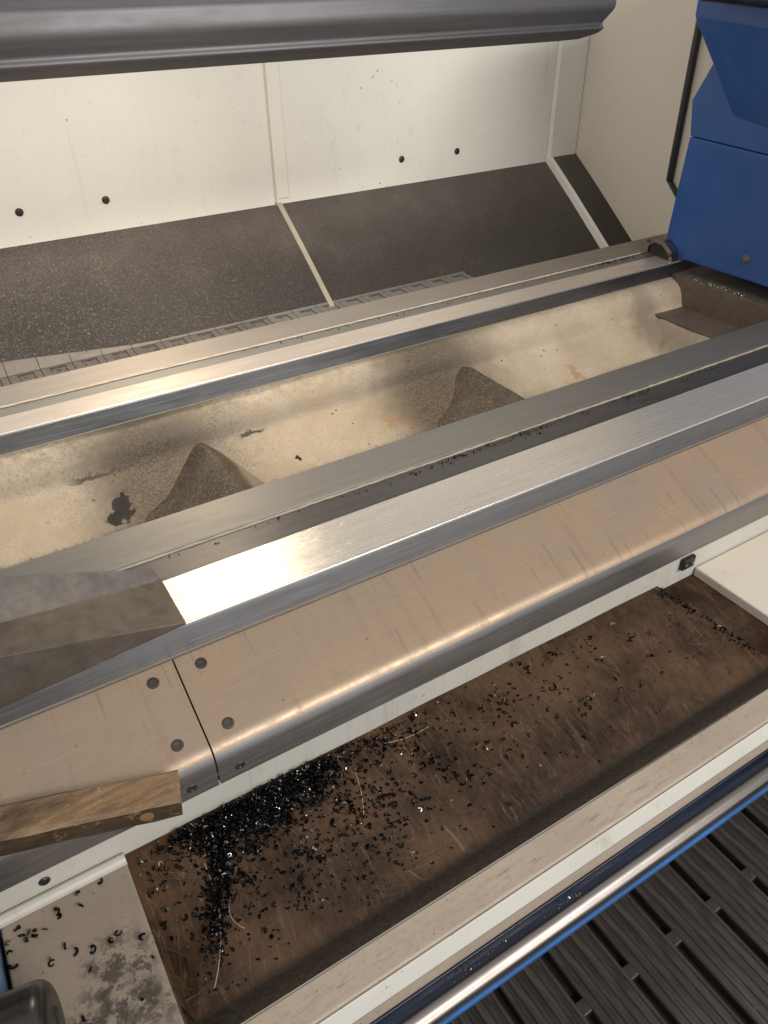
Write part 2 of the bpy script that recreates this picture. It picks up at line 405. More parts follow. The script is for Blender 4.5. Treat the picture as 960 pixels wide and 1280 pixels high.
def sweep(pts, x0, x1, n=1, seg=5, jit=None):
    """closed (y, d) profile extruded along the bed"""
    prof = rounded(pts, seg); bm = bmesh.new(); rings = []
    for k in range(n + 1):
        x = x0 + (x1 - x0) * k / n
        rings.append([bm.verts.new(P(x, q[0], q[1])) for q in prof])
    c = len(prof)
    for k in range(n):
        for i in range(c):
            bm.faces.new((rings[k][i], rings[k][(i + 1) % c], rings[k + 1][(i + 1) % c], rings[k + 1][i]))
    bm.faces.new(rings[0]); bm.faces.new(rings[-1][::-1])
    return to_mesh(bm, 'sweep')

def boxm(x0, x1, y0, y1, d0, d1, bev=.0015, seg=2):
    bm = bmesh.new(); bmesh.ops.create_cube(bm, size=1)
    for v in bm.verts:
        v.co = P(x0 + (v.co.x + .5) * (x1 - x0), y0 + (v.co.y + .5) * (y1 - y0), d0 + (.5 - v.co.z) * (d1 - d0))
    if bev: bmesh.ops.bevel(bm, geom=bm.edges[:], offset=bev, segments=seg, affect='EDGES', profile=.5)
    return to_mesh(bm, 'box')

def polyprism(pts, thick, bev=.0):
    """closed 3D polygon pushed along a vector"""
    bm = bmesh.new(); a = [bm.verts.new(p) for p in pts]; f = bm.faces.new(a)
    r = bmesh.ops.extrude_face_region(bm, geom=[f])
    for v in [g for g in r['geom'] if isinstance(g, bmesh.types.BMVert)]: v.co += Vector(thick)
    if bev: bmesh.ops.bevel(bm, geom=bm.edges[:], offset=bev, segments=3, affect='EDGES', profile=.5)
    return to_mesh(bm, 'prism')

def hull(pts, bev=0, seg=3):
    bm = bmesh.new()
    for p in pts: bm.verts.new(p)
    r = bmesh.ops.convex_hull(bm, input=bm.verts[:])
    bmesh.ops.dissolve_limit(bm, angle_limit=math.radians(1), verts=bm.verts[:], edges=bm.edges[:])
    if bev: bmesh.ops.bevel(bm, geom=bm.edges[:], offset=bev, segments=seg, affect='EDGES', profile=.5)
    return to_mesh(bm, 'hull')

def tube(path, rad, sides=8, cap=True):
    bm = bmesh.new(); rings = []
    for i, p in enumerate(path):
        a = path[max(0, i - 1)]; b = path[min(len(path) - 1, i + 1)]
        t_ = (b - a).normalized(); u = t_.orthogonal().normalized(); w = t_.cross(u)
        if rings:
            u = (lu - t_ * lu.dot(t_)).normalized(); w = t_.cross(u)
        lu = u
        r = rad if not callable(rad) else rad(i / (len(path) - 1))
        rings.append([bm.verts.new(p + r * (math.cos(2 * math.pi * k / sides) * u + math.sin(2 * math.pi * k / sides) * w)) for k in range(sides)])
    for i in range(len(path) - 1):
        for k in range(sides):
            bm.faces.new((rings[i][k], rings[i][(k + 1) % sides], rings[i + 1][(k + 1) % sides], rings[i + 1][k]))
    if cap: bm.faces.new(rings[0]); bm.faces.new(rings[-1][::-1])
    return to_mesh(bm, 'tube')

def lathe(loc, axis, prof, sides=20):
    """prof: (radius, height) from bottom to top, revolved round axis at loc"""
    bm = bmesh.new(); ax = Vector(axis).normalized(); u = ax.orthogonal().normalized(); w = ax.cross(u)
    rings = []
    for r, h in prof:
        if r <= 1e-6: rings.append([bm.verts.new(loc + ax * h)])
        else: rings.append([bm.verts.new(loc + ax * h + r * (math.cos(2 * math.pi * k / sides) * u + math.sin(2 * math.pi * k / sides) * w)) for k in range(sides)])
    for A, B in zip(rings, rings[1:]):
        for k in range(sides):
            if len(A) == 1 and len(B) == 1: continue
            if len(B) == 1: bm.faces.new((A[k], A[(k + 1) % sides], B[0]))
            elif len(A) == 1: bm.faces.new((A[0], B[(k + 1) % sides], B[k]))
            else: bm.faces.new((A[k], A[(k + 1) % sides], B[(k + 1) % sides], B[k]))
    if len(rings[0]) > 1: bm.faces.new(rings[0][::-1])
    return to_mesh(bm, 'lathe')

def grid(fn, us, vs_):
    bm = bmesh.new(); R = [[bm.verts.new(fn(u, v)) for v in vs_] for u in us]
    for i in range(len(us) - 1):
        for j in range(len(vs_) - 1):
            bm.faces.new((R[i][j], R[i + 1][j], R[i + 1][j + 1], R[i][j + 1]))
    return bm
def lin(a, b, n): return [a + (b - a) * i / n for i in range(n + 1)]

XL, XR = -0.9, 2.55

# ------------------------------------------------------------------ shop floor of ribbed planks
floor = link('floor', boxm(-.6, 2.4, -.5, .9, H + .03, H + .06, 0), 'dark'); floor['kind'] = 'structure'
bm_p = None
def plank_mesh(w, L):
    prof = [(-w / 2, .028), (-w / 2, .004), (-w / 2 + .003, .0)]
    for k in range(5):                                        # lengthwise grooves
        c_ = -w / 2 + w * (k + .75) / 5.5
        prof += [(c_ - .0065, .0), (c_ - .0035, .004), (c_ + .0035, .004), (c_ + .0065, .0)]
    prof += [(w / 2 - .003, .0), (w / 2, .004), (w / 2, .028)]
    bm = bmesh.new(); rings = [[bm.verts.new((a, y, -b)) for a, b in prof] for y in (0, L)]
    n = len(prof)
    for i in range(n): bm.faces.new((rings[0][i], rings[0][(i + 1) % n], rings[1][(i + 1) % n], rings[1][i]))
    bm.faces.new(rings[0]); bm.faces.new(rings[1][::-1])
    return to_mesh(bm, 'plank')
pm = plank_mesh(.112, 1.26); pm2 = None
pm.materials.append(M['floor_slat'])
tabm = boxm(-.013, .013, -.014, .014, H - .001, H + .024, .002); tabm.materials.append(M['floor_slat'])
for k in range(-3, 13):
    xx = .563 + .1318 * k + .066
    for y0 in (-.235,):
        o = bpy.data.objects.new('plank', pm); COL.objects.link(o); o.parent = floor
        o.location = (xx, y0, random.uniform(-.0015, .001)); o.rotation_euler = (0, random.uniform(-.006, .006), random.uniform(-.003, .003))
    for y0 in (.385, .02):
        o = bpy.data.objects.new('connector', tabm); COL.objects.link(o); o.parent = floor
        o.location = (xx - .066, y0 + random.uniform(-.006, .006), -.004)

# ------------------------------------------------------------------ lathe bed
bed = thing('lathe_bed', 'long cast lathe bed with ground steel guideways and cream trough between them', 'lathe bed', (0.6, 1.2, 0))
# pedestal under the ways
link('pedestal', sweep([(.705, .93), (.705, 1.4), (.705, H - .0), (1.75, H - .0), (1.75, 1.0), (1.08, 1.0), (1.08, .93)], XL, XR), 'base_white', bed)
fw = link('front_guideway', sweep([(.817, .75, .0025), (.924, .75, .002), (.924, .89), (.817, .89)], XL, XR), 'way', bed)
link('guideway_face', boxm(XL, XR, .8145, .8165, .7535, .797, .0006), 'way_side', bed)
link('shelf', sweep([(.9245, .785), (1.0245, .785), (1.0245, .88), (.9245, .88)], XL, XR), 'shelf', bed)
link('inner_bar', sweep([(1.031, .780, .003), (1.129, .780, .004), (1.129, .90), (1.031, .90)], XL, XR), 'bar', bed)
def bead(y, d, r, x0, x1, amp, n=260, name='sealant_bead', mat='sealant'):
    path = [P(x0 + (x1 - x0) * i / n, y + random.uniform(-amp, amp), d + random.uniform(-amp, amp) * .5) for i in range(n + 1)]
    return link(name, tube(path, lambda s: r * random.uniform(.75, 1.2), 6), mat, bed)
bead(1.0275, .7838, .0024, XL, XR, .0007, mat='strip')

rg = link('rear_guideway', sweep([(1.531, .75, .003), (1.606, .75, .002), (1.606, .9), (1.531, .9)], XL, 2.02), 'way_rear', bed)
link('guideway_face', boxm(XL, 2.02, 1.5285, 1.5305, .7535, .793, .0006), 'way_side', bed)
link('rear_strip', sweep([(1.6065, .757), (1.657, .757), (1.657, .9), (1.6065, .9)], XL, 2.3), 'bar', bed)
link('rear_flat', sweep([(1.663, .752, .002), (1.761, .752, .003), (1.761, .9), (1.663, .9)], XL, 2.3), 'flat', bed)
bead(1.660, .7545, .0022, XL, 2.0, .0005)

# trough: shoulder, crease and sloping floor
shoulder = [(1.56, .7955), (1.531, .7965), (1.512, .801), (1.497, .810), (1.486, .823), (1.479, .838), (1.4745, .855), (1.471, .866), (1.464, .873), (1.452, .878), (1.42, .890), (1.34, .922), (1.25, .955), (1.10, 1.0)]
def wob(x, y): return .0022 * math.sin(7 * x + 3 * y) + .0015 * math.sin(19 * x - 23 * y) + .0010 * math.sin(41 * x + 31 * y)
xs = lin(-.5, 2.03, 150)
bm = bmesh.new(); prof = []
for a, b in zip(shoulder, shoulder[1:]):
    k = max(1, int(math.dist(a, b) / .012))
    prof += [(a[0] + (b[0] - a[0]) * i / k, a[1] + (b[1] - a[1]) * i / k) for i in range(k)]
prof.append(shoulder[-1])
rows = [[bm.verts.new(P(x, y + (wob(x, y) * .5 if y < 1.52 else 0), d + (wob(x, y) if y < 1.525 else 0))) for (y, d) in prof] for x in xs]
for i in range(len(xs) - 1):
    for j in range(len(prof) - 1):
        bm.faces.new((rows[i][j], rows[i + 1][j], rows[i + 1][j + 1], rows[i][j + 1]))
trough = link('trough', to_mesh(bm, 'trough'), 'trough', bed, 60)

def floor_d(y):
    for a, b in zip(shoulder, shoulder[1:]):
        if b[0] <= y <= a[0]: return a[1] + (b[1] - a[1]) * (a[0] - y) / (a[0] - b[0])
    return .99
def rib_mesh(xr, dr, sl, sr, flat=0.0, yb=1.478):
    """inverted-V cross rib with a rounded ridge"""
    def f(x, y):
        u = x - xr
        if u > 0: u = max(0, u - flat)
        s = sl if x < xr else sr
        rr = .006
        s = s * (1 + (.9 if x < xr else .25) * max(0.0, (y - 1.35) / .12))
        h = s * (math.sqrt(u * u + rr * rr) - rr)
        tail = max(0.0, (y - (yb - .05)) / .05)
        return P(x, y, dr + h + .014 * tail * tail + wob(x * 1.3, y) * .8)
    bm = grid(f, lin(xr - .30, xr + .22 + flat, 70), lin(1.14, yb, 40))
    return to_mesh(bm, 'rib')
link('rib', rib_mesh(.412, .846, .44, .92), 'rib', bed, 60)
link('rib', rib_mesh(1.135, .848, .44, .92), 'rib', bed, 60)
link('end_rib', rib_mesh(1.845, .872, .5, .02, 0, 1.474), 'trough', bed, 60)
link('end_shelf', boxm(1.846, 1.9648, 1.15, 1.4735, .8680, .8760, .001), 'bridge', bed)
# end bridge between the ways
br = link('end_bridge', boxm(1.965, 2.5, .93, 1.5300, .783, 1.0, .003), 'bridge', bed)
# front wall of the base, under the cover
wall = link('base_wall', sweep([(.700, .90), (.700, 1.09), (.7045, 1.09), (.7045, .90)], XL, XR), 'base_white', bed)
link('plug', lathe(P(-.110, .6998, .980), (0, -1, 0), [(.0075, -.001), (.0075, .001), (.006, .0025), (.0035, .0025), (.003, .001), (0, .001)], 18), 'black', bed)
# clamp bracket on the wall
cl = link('clamp', boxm(1.105, 1.140, .6905, .6995, .963, .990, .002), 'black', bed)
for xx in (1.113, 1.131):
    link('screw', lathe(P(xx, .6905, .978), (0, -1, 0), [(.0035, -.001), (.0035, .002), (.002, .0025), (0, .0025)], 10), 'bright_chip', cl)

# ------------------------------------------------------------------ way covers (two sections)
def cover_profile():
    return [(.8135, .7995, .003), (.6735, .8640, .011), (.6765, .9300, .004), (.690, .9375), (.695, .93), (.686, .872), (.8135, .812)]
def way_cover(x0, x1, label, scr):
    t_ = thing('way_cover', label, 'way cover', ((x0 + x1) / 2, .75, H - .94))
    arc = []
    c0, c1, c2 = Vector((.6935, .8548)), Vector((.6735, .8640)), Vector((.6747, .8850))     # bend of the sheet
    for k in range(13):
        u = k / 12; arc.append((1 - u) ** 2 * c0 + 2 * u * (1 - u) * c1 + u * u * c2)
    th = Vector((.004, .006))
    P1 = [(.8135, .7995, .003)] + [tuple(q) for q in arc[:7]] + [tuple(q + th) for q in arc[:7][::-1]] + [(.8135, .8080)]
    pl = link('cover_plate', sweep(P1, x0, x1), 'cover', t_)
    P2 = [tuple(q) for q in arc[6:]] + [(.6765, .9290, .003), (.694, .9345), (.694, .931), (.681, .926)] + [tuple(q + th) for q in arc[6:][::-1]]
    lp = link('cover_lip', sweep(P2, x0, x1, 1, 8), 'lip', t_)
    n_ = Vector((0, -.4605, 1)).normalized()                   # plate normal
    for (x, y) in scr:
        d = .7995 + .4607 * (.8135 - y)
        c_ = P(x, y, d)
        s_ = link('screw', lathe(c_, n_, [(.0085, -.002), (.0085, .0006), (.0078, .0014), (.0058, .0016), (.0052, .0006), (.0034, .0004), (0, .0004)], 22), 'screw', t_)
    for (x, y) in scr[::2]:
        c_ = P(x - .002, .6755, .907)
        link('screw', lathe(c_, Vector((0, -1, -.04)), [(.0075, -.002), (.0075, .0006), (.0066, .0013), (.004, .0013), (.0035, .0005), (0, .0005)], 20), 'screw', t_)
    return t_
way_cover(.1362, 2.4, 'long tan steel way cover, unbroken towards the blue tailstock', [(.169, .792), (.169, .705)])
way_cover(-.9, .1338, 'tan steel way cover section with the wooden stick lying on it', [(.099, .792), (.097, .706)])

# ------------------------------------------------------------------ rear chip slope, back wall, end wall
YW = 2.30
slope_pts = [(2.2985, .606), (2.22, .660), (2.14, .716), (2.07, .767), (2.0, .818), (1.84, .935)]
def slope_mesh(x0, x1, lift=0.0):
    n = lift
    return sweep([(y, d - lift) for y, d in slope_pts] + [(y - .004, d + .012) for y, d in slope_pts[::-1]], x0, x1, max(1, int((x1 - x0) / .2)))
rs = thing('rear_chip_slope', 'dark speckled sheet steel slope below the cream back wall', 'chip slope', (1.0, 2.1, H - .85))
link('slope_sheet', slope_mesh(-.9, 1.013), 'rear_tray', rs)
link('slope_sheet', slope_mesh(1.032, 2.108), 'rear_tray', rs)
link('seam_strip', slope_mesh(1.0145, 1.0305, .004), 'strip', rs)
link('side_step', sweep([(y, d - .028) for y, d in slope_pts] + [(y - .004, d + .012) for y, d in slope_pts[::-1]], 2.1085, 2.125), 'cream', rs)
link('side_sheet', sweep([(y, d - .0275) for y, d in slope_pts] + [(y - .004, d + .012) for y, d in slope_pts[::-1]], 2.1255, 2.245), 'rear_tray', rs)

bw = thing('back_wall', 'cream painted back wall panels with dark bolts behind the rear chip slope', 'wall', (.9, YW, H - .61))
def wall_bolt(x, d, par):
    b_ = link('bolt', lathe(P(x, YW - .0005, d), (0, -1, 0), [(.0105, -.001), (.0105, .0012), (.0095, .002), (.007, .0022), (.0066, .0042), (.0056, .005), (.0036, .005), (.0032, .0025), (0, .0025)], 20), 'screw', par)
p1 = link('wall_panel', boxm(-.9, 1.010, YW, YW + .02, -.9, .640, .002), 'cream', bw)
wall_bolt(.277, .523, p1); wall_bolt(.504, .523, p1)
p2 = link('wall_panel', boxm(1.0175, 2.109, YW, YW + .02, -.9, .640, .002), 'cream', bw)
wall_bolt(1.475, .527, p2); wall_bolt(1.700, .527, p2)
link('joint_strip', boxm(1.021, 1.058, YW - .003, YW - .0002, -.9, .590, .0012), 'cream', bw)
link('joint_backing', boxm(1.0105, 1.017, YW + .006, YW + .018, -.9, .60, 0), 'end_beige', bw)
link('corner_strip', boxm(2.1125, 2.2385, YW - .018, YW + .01, -.9, .63, .004), 'cream', bw)

ew = thing('end_wall', 'beige enclosure end wall beside the blue tailstock', 'wall', (2.25, 1.95, H - .9))
link('end_panel', polyprism([P(2.240, *q) for q in ((YW + .02, -.9), (1.846, -.9), (1.846, .6075), (1.792, .656), (1.64, .656), (1.64, .95), (YW + .02, .95))], (.022, 0, 0), .002), 'end_beige', ew)
link('door_seal', hull([P(2.243, 1.8455, -.9), P(2.243, 1.832, -.9), P(2.26, 1.8455, -.9), P(2.26, 1.832, -.9), P(2.243, 1.8455, .607), P(2.243, 1.832, .607), P(2.26, 1.8455, .607), P(2.26, 1.832, .607)], .003), 'black', ew)
link('door_seal', hull([P(2.243, 1.8455, .6075), P(2.243, 1.832, .6075), P(2.26, 1.8455, .6075), P(2.26, 1.832, .6075), P(2.243, 1.790, .655), P(2.243, 1.778, .655), P(2.26, 1.790, .655), P(2.26, 1.778, .655)], .003), 'black', ew)
link('sliding_panel', boxm(2.265, 2.285, 1.668, 1.90, -.9, .95, .003), 'end_beige', ew)

# chip conveyor slats behind the rear way
cv = thing('chip_conveyor', 'grey hinged slats of the chip conveyor behind the rear guideway', 'conveyor', (.6, 1.95, H - .86))
link('conveyor_bed', boxm(-.9, 1.57, 1.78, 1.999, .845, .87, .001), 'shelf', cv)
def slat_mesh(x, w):
    bm = bmesh.new()
    top = .828
    o_ = [(x, 1.80), (x + w, 1.80), (x + w, 1.998), (x, 1.998)]
    i_ = [(x + w * .26, 1.90), (x + w * .78, 1.90), (x + w * .78, 1.984), (x + w * .26, 1.984)]
    O = [bm.verts.new(P(a, b, top)) for a, b in o_]; I = [bm.verts.new(P(a, b, top)) for a, b in i_]
    F = [bm.verts.new(P(a, b, top + .004)) for a, b in i_]; B = [bm.verts.new(P(a, b, top + .015)) for a, b in o_]
    for k in range(4):
        l_ = (k + 1) % 4
        bm.faces.new((O[k], O[l_], I[l_], I[k])); bm.faces.new((I[k], I[l_], F[l_], F[k])); bm.faces.new((O[k], B[k], B[l_], O[l_]))
    bm.faces.new(F); bm.faces.new(B)
    yb = [1.990 + .056 * max(0.0, 1 - (a + .2) / .66) for a in (x, x + w)]
    if min(yb) > 1.9865:                                       # hinged flap lying on the foot of the slope
        sd = lambda y: .818 - (y - 2.0) * .7286 - .0035
        q = [[bm.verts.new(P(a, yy, sd(yy) + e)) for a, yy in zip((x, x + w), ys)] for (ys, e) in (((1.985, 1.985), 0), (yb, 0), (yb, .003), ((1.985, 1.985), .003))]
        for k in range(4): bm.faces.new((q[k][0], q[k][1], q[(k + 1) % 4][1], q[(k + 1) % 4][0]))
        bm.faces.new([v[0] for v in q]); bm.faces.new([v[1] for v in q][::-1])
    return to_mesh(bm, 'slat')
for k in range(23):
    x_ = -.205 + .0785 * k
    if x_ > 1.5: break
    s_ = link('slat', slat_mesh(x_, .0768), 'slat' if k < 13 else 'bar', cv, 20)

# ------------------------------------------------------------------ overhead steel guard
S = .85
gp = [(1.66, -.40), (1.625, .012, .03), (1.52, .056, .012), (1.513, .089, .02), (1.553, .122, .03), (1.541, .131, .02), (1.565, .143, .02), (1.625, .158, .02), (1.70, .1665), (1.72, .1665), (1.72, .15), (1.645, .03), (1.68, -.40)]
guard = tag(link('overhead_guard', sweep([(p[0] * S, p[1] * S, *(p[2:] and (p[2] * S,))) for p in gp], -1.0, 1.322, 1, 6), 'guard'), 'long folded steel guard hanging in front of the cream back wall', 'guard')

# ------------------------------------------------------------------ blue tailstock
ts = thing('tailstock', 'blue painted tailstock housing standing on the far end of the bed', 'tailstock', (2.1, 1.3, H - .75))
XT = 1.99; k_ = XT / 1.96
def ptY(y, d): return P(XT, y * k_, d * k_)
low = [(1.574, .681), (1.533, .7330), (.85, .7330), (.85, .43), (1.307, .4165), (1.562, .4065)]
link('lower_housing', polyprism([ptY(*q) for q in low], (.5, 0, 0), .004), 'blue', ts)
mid = [(1.5615, .4045), (1.307, .4145), (.85, .4280), (.85, .26), (1.533, .224), (1.578, .317)]
link('upper_housing', polyprism([ptY(*q) for q in mid], (.5, 0, 0), .003), 'blue', ts)
# overhanging spindle housing: leans out towards the chuck
A = ptY(1.533, .224); B = ptY(1.433, .339); C = ptY(1.327, .354); Dd = ptY(.85, .40)
ov = [A + Vector((-.002, 0, 0)), B + Vector((-.002, 0, 0)), C + Vector((-.002, 0, 0)), Dd + Vector((-.002, 0, 0)),
      P(1.90, 1.573, .120), P(1.90, .85, .18), P(1.90, 1.573, -.10), P(1.90, .85, -.10),
      P(2.40, 1.60, .12), P(2.40, 1.60, -.10), P(2.40, .85, -.10), P(2.40, 1.53 * k_, .224 * k_), P(2.40, .85, .40)]
link('spindle_housing', hull(ov, .003), 'blue', ts)
cap = [(x, y, d) for x in (1.80, 1.92) for (y, d) in ((1.50, .085), (1.56, .04), (1.56, -.06), (1.0, .11), (1.0, -.06))]
link('spindle_cap', hull([P(*q) for q in cap], .018, 4), 'navy', ts)
bl = link('bolt', lathe(P(XT - .0005, 1.291 * k_, .678 * k_), (-1, 0, 0), [(.0115, -.002), (.0115, .002), (.010, .003), (.007, .003), (.0065, .0075), (.0055, .0085), (0, .0085)], 18), 'bridge', ts)
# wiper bracket on the rear way
wp = [P(1.918, y, d) for (y, d) in ((1.665, .744), (1.672, .715), (1.640, .690), (1.585, .690), (1.545, .712), (1.528, .748), (1.528, .775), (1.545, .748), (1.56, .725), (1.585, .708), (1.64, .710), (1.652, .744))]
bm = bmesh.new(); nW = 6
outer = [(1.645, .747), (1.645, .716), (1.620, .698), (1.578, .698), (1.543, .722), (1.526, .775)]
inner = [(1.632, .747), (1.632, .724), (1.612, .710), (1.585, .710), (1.556, .730), (1.5265, .778)]
vo = [[bm.verts.new(P(x, *q)) for q in outer] for x in (1.958, 1.989)]; vi = [[bm.verts.new(P(x, *q)) for q in inner] for x in (1.958, 1.989)]
for i in range(nW - 1):
    bm.faces.new((vo[0][i], vo[0][i + 1], vi[0][i + 1], vi[0][i])); bm.faces.new((vo[1][i], vi[1][i], vi[1][i + 1], vo[1][i + 1]))
    bm.faces.new((vo[0][i], vo[1][i], vo[1][i + 1], vo[0][i + 1])); bm.faces.new((vi[0][i], vi[0][i + 1], vi[1][i + 1], vi[1][i]))
for e in (0, -1): bm.faces.new((vo[0][e], vi[0][e], vi[1][e], vo[1][e]))
bmesh.ops.bevel(bm, geom=bm.edges[:], offset=.0015, segments=2, affect='EDGES')
wpo = link('wiper_bracket', to_mesh(bm, 'wiper'), 'rail', ts)
link('wiper_rubber', hull([P(x, y, d) for x in (1.966, 1.989) for (y, d) in ((1.631, .7485), (1.631, .724), (1.612, .7105), (1.585, .7105), (1.556, .7305), (1.538, .7485))]), 'black', wpo)
for (y, d) in ((1.632, .709), (1.546, .732)):
    link('screw', lathe(P(1.958, y, d), (-1, 0, 0), [(.006, -.002), (.006, .003), (.004, .004), (0, .004)], 12), 'screw', wpo)

# ------------------------------------------------------------------ carriage wing with wiper, lying on the front way
g_ = .0
def wingpt(s, which):
    """s = 0 at the tip (x=.166), 1 at x=-.06"""
    tip = {'A': (.166, .8165, .7478), 'B': (.166, .924, .7478), 'C': (.159, .942, .735)}
    lef = {'A': (-.0625, .810, .683), 'B': (-.0565, .872, .7003), 'C': (-.034, .940, .6606)}
    a, b = tip[which], lef[which]
    return tuple(p + (q - p) * s for p, q in zip(a, b))
pts = []
for w_ in 'ABC':
    pts += [P(*wingpt(0, w_)), P(*wingpt(2.6, w_))]
pts += [P(.166, .8165, .7492), P(.166, .981, .7835), P(.150, .8095, .7500), P(-.42, .8085, .790), P(-.42, .981, .7845)]
wing_bm = bmesh.new()
def face(*ps): wing_bm.faces.new([wing_bm.verts.new(p) for p in ps])
A0, A1 = P(*wingpt(0, 'A')), P(*wingpt(2.6, 'A')); B0, B1 = P(*wingpt(0, 'B')), P(*wingpt(2.6, 'B')); C0, C1 = P(*wingpt(0, 'C')), P(*wingpt(2.6, 'C'))
D0 = P(.166, .8135, .7500); D1 = P(-.42, .8085, .790); E0 = P(.150, .9700, .7845); E1 = P(-.42, .990, .7845)
Fb0 = P(.166, .9245, .7500); Fb1 = P(-.42, .9245, .7500)
face(A0, B0, B1, A1); face(B0, C0, C1, B1); face(A0, A1, D1, D0); face(C0, E0, E1, C1)
face(A0, D0, E0, C0, B0); face(A1, B1, C1, E1, D1); face(D0, D1, E1, E0)
bmesh.ops.remove_doubles(wing_bm, verts=wing_bm.verts, dist=1e-5)
bmesh.ops.bevel(wing_bm, geom=wing_bm.edges[:], offset=.0012, segments=2, affect='EDGES')
wg = tag(link('carriage_wing', to_mesh(wing_bm, 'wing'), 'wing'), 'dark grey faceted carriage wing tapering onto the bright front guideway', 'carriage')

# ------------------------------------------------------------------ wooden stick lying on the cover
def stick():
    f0 = Vector((-.1297, .661, -.848)); f1 = Vector((.0686, .613, -.869))       # lower front edge at the frame edge and at the end
    d_ = (f1 - f0).normalized(); L0 = -.62
    side = Vector((.27, .955, .08)); side -= d_ * side.dot(d_); side.normalize(); upv = d_.cross(side); 
    if upv.z < 0: upv = -upv
    w, h = .047, .040
    t_ = thing('wooden_stick', 'squared oil-soaked wooden stick with a knot, lying on the way cover', 'stick', (f0.x, f0.y, H + f0.z))
    bm = bmesh.new()
    n = 24; rings = []
    for i in range(n + 1):
        s = L0 + ((f1 - f0).length - L0) * i / n
        c_ = f0 + d_ * s + Vector((0, 0, H))
        r = lambda a: random.uniform(-a, a)
        ch = .0055
        q = []
        for (a, b) in ((0, ch), (0, h - ch), (ch, h), (w - ch, h), (w, h - ch), (w, ch), (w - ch, 0), (ch, 0)):
            q.append(bm.verts.new(c_ + side * (a + r(.0012)) + upv * (b + r(.0012))))
        rings.append(q)
    for i in range(n):
        for k in range(8):
            f_ = bm.faces.new((rings[i][k], rings[i][(k + 1) % 8], rings[i + 1][(k + 1) % 8], rings[i + 1][k]))
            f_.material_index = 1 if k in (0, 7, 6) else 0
    bm.faces.new(rings[0]); e_ = bm.faces.new(rings[-1][::-1]); e_.material_index = 0
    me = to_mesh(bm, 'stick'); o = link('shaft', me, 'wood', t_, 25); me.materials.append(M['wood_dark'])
    kc = f0 + d_ * ((f1 - f0).length - .042) + upv * (h * .50) - side * .0 + Vector((0, 0, H))
    link('knot', lathe(kc, -side, [(.0085, -.004), (.0085, .0006), (.0070, .0010), (0, .0012)], 18), 'knot', t_)
    link('knot_ring', lathe(kc, -side, [(.0130, -.004), (.0130, .0002), (0, .0004)], 18), 'wood_dark', t_)
stick()

# ------------------------------------------------------------------ base boxes at the two ends of the chip tray
lb = thing('base_box', 'cream casting step with curled chips and black smears on it, left of the tray', 'machine base', (-.09, .55, H - 1.2))
link('box_body', boxm(-.176, -.010, .40, .6985, 1.0065, 1.45, .004, 3), 'box_top', lb)
path = [P(-.176 + .166 * i / 60, .690, 1.003) for i in range(61)]
link('weld_bead', tube(path, .0085, 10), 'base_white', lb)
rb = thing('base_box', 'clean cream casting step at the tray end beneath the blue tailstock', 'machine base', (1.5, .55, H - 1.2))
link('box_body', boxm(1.158, 2.4, .436, .6985, 1.0065, 1.45, .004, 3), 'end_beige', rb)
ap = tag(link('apron_panel', boxm(-.60, -.1815, .42, .69, .990, 1.3, .010, 4), 'pale_blue'), 'pale blue apron panel beside the cream casting step', 'panel')
# dark steel cylinder lying on the left step
ang = math.radians(-9); ax_ = Vector((math.cos(ang), math.sin(ang), 0)); tipc = Vector((-.2585, .506, H - .9445)) + ax_ * .13
RC = .0615
cyl = lathe(tipc - ax_ * .30, ax_, [(RC, 0), (RC, .258), (RC, .284)] + [(RC - .016 + .016 * math.cos(a), .284 + .016 * math.sin(a)) for a in [i * math.pi / 12 for i in range(1, 7)]] + [(.030, .3000), (.027, .297), (0, .297)], 64)
tag(link('steel_cylinder', cyl, 'dark_steel'), 'dark shiny steel cylinder lying on the cream casting step', 'cylinder')

# ------------------------------------------------------------------ front chip tray
tr = thing('chip_tray', 'oily brown sheet steel chip tray strewn with black curled chips', 'chip tray', (.6, .57, H - 1.1))
def tray_d(y): return 1.0075 + .36 * (.70 - y)
def crease_l(y): return .001 + (.118 - .001) * (y - .48) / (.70 - .48)
def crease_r(y): return 1.155 - (1.155 - 1.050) * (y - .48) / (.70 - .48)
YF = .482
us = lin(0, 1, 60); vs2 = lin(YF, .6995, 24)
def tf(u, y): return P(crease_l(y) + (crease_r(y) - crease_l(y)) * u, y, tray_d(y) + .0008 * math.sin(9 * u * 3) * math.sin(30 * y))
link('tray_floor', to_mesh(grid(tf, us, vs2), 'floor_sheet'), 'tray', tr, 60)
def lf(u, y):
    b_ = P(crease_l(y), y, tray_d(y)); a_ = P(-.0095, y, 1.0085); return a_.lerp(b_, u)
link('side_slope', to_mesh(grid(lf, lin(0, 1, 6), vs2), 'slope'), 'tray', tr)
def rf(u, y):
    b_ = P(crease_r(y), y, max(tray_d(y), 1.0262)); a_ = P(1.1575, y, 1.026); return a_.lerp(b_, u)
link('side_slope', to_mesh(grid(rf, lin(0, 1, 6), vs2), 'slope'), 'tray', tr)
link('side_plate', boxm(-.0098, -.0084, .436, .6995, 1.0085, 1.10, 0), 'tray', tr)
def fold(x, v):                                                # rounded gutter, then up to the sill
    y = .505 - v * .0705
    base = tray_d(y); upd = tray_d(YF) - (YF - y) * .80
    k_ = .010; h_ = max(0.0, k_ - abs(base - upd)) / k_
    return P(x, y, min(base, upd) - h_ * h_ * k_ / 4 - .0006)
link('front_fold', to_mesh(grid(fold, lin(-.008, 1.1575, 24), lin(0, 1, 16)), 'fold'), 'tray', tr, 60)

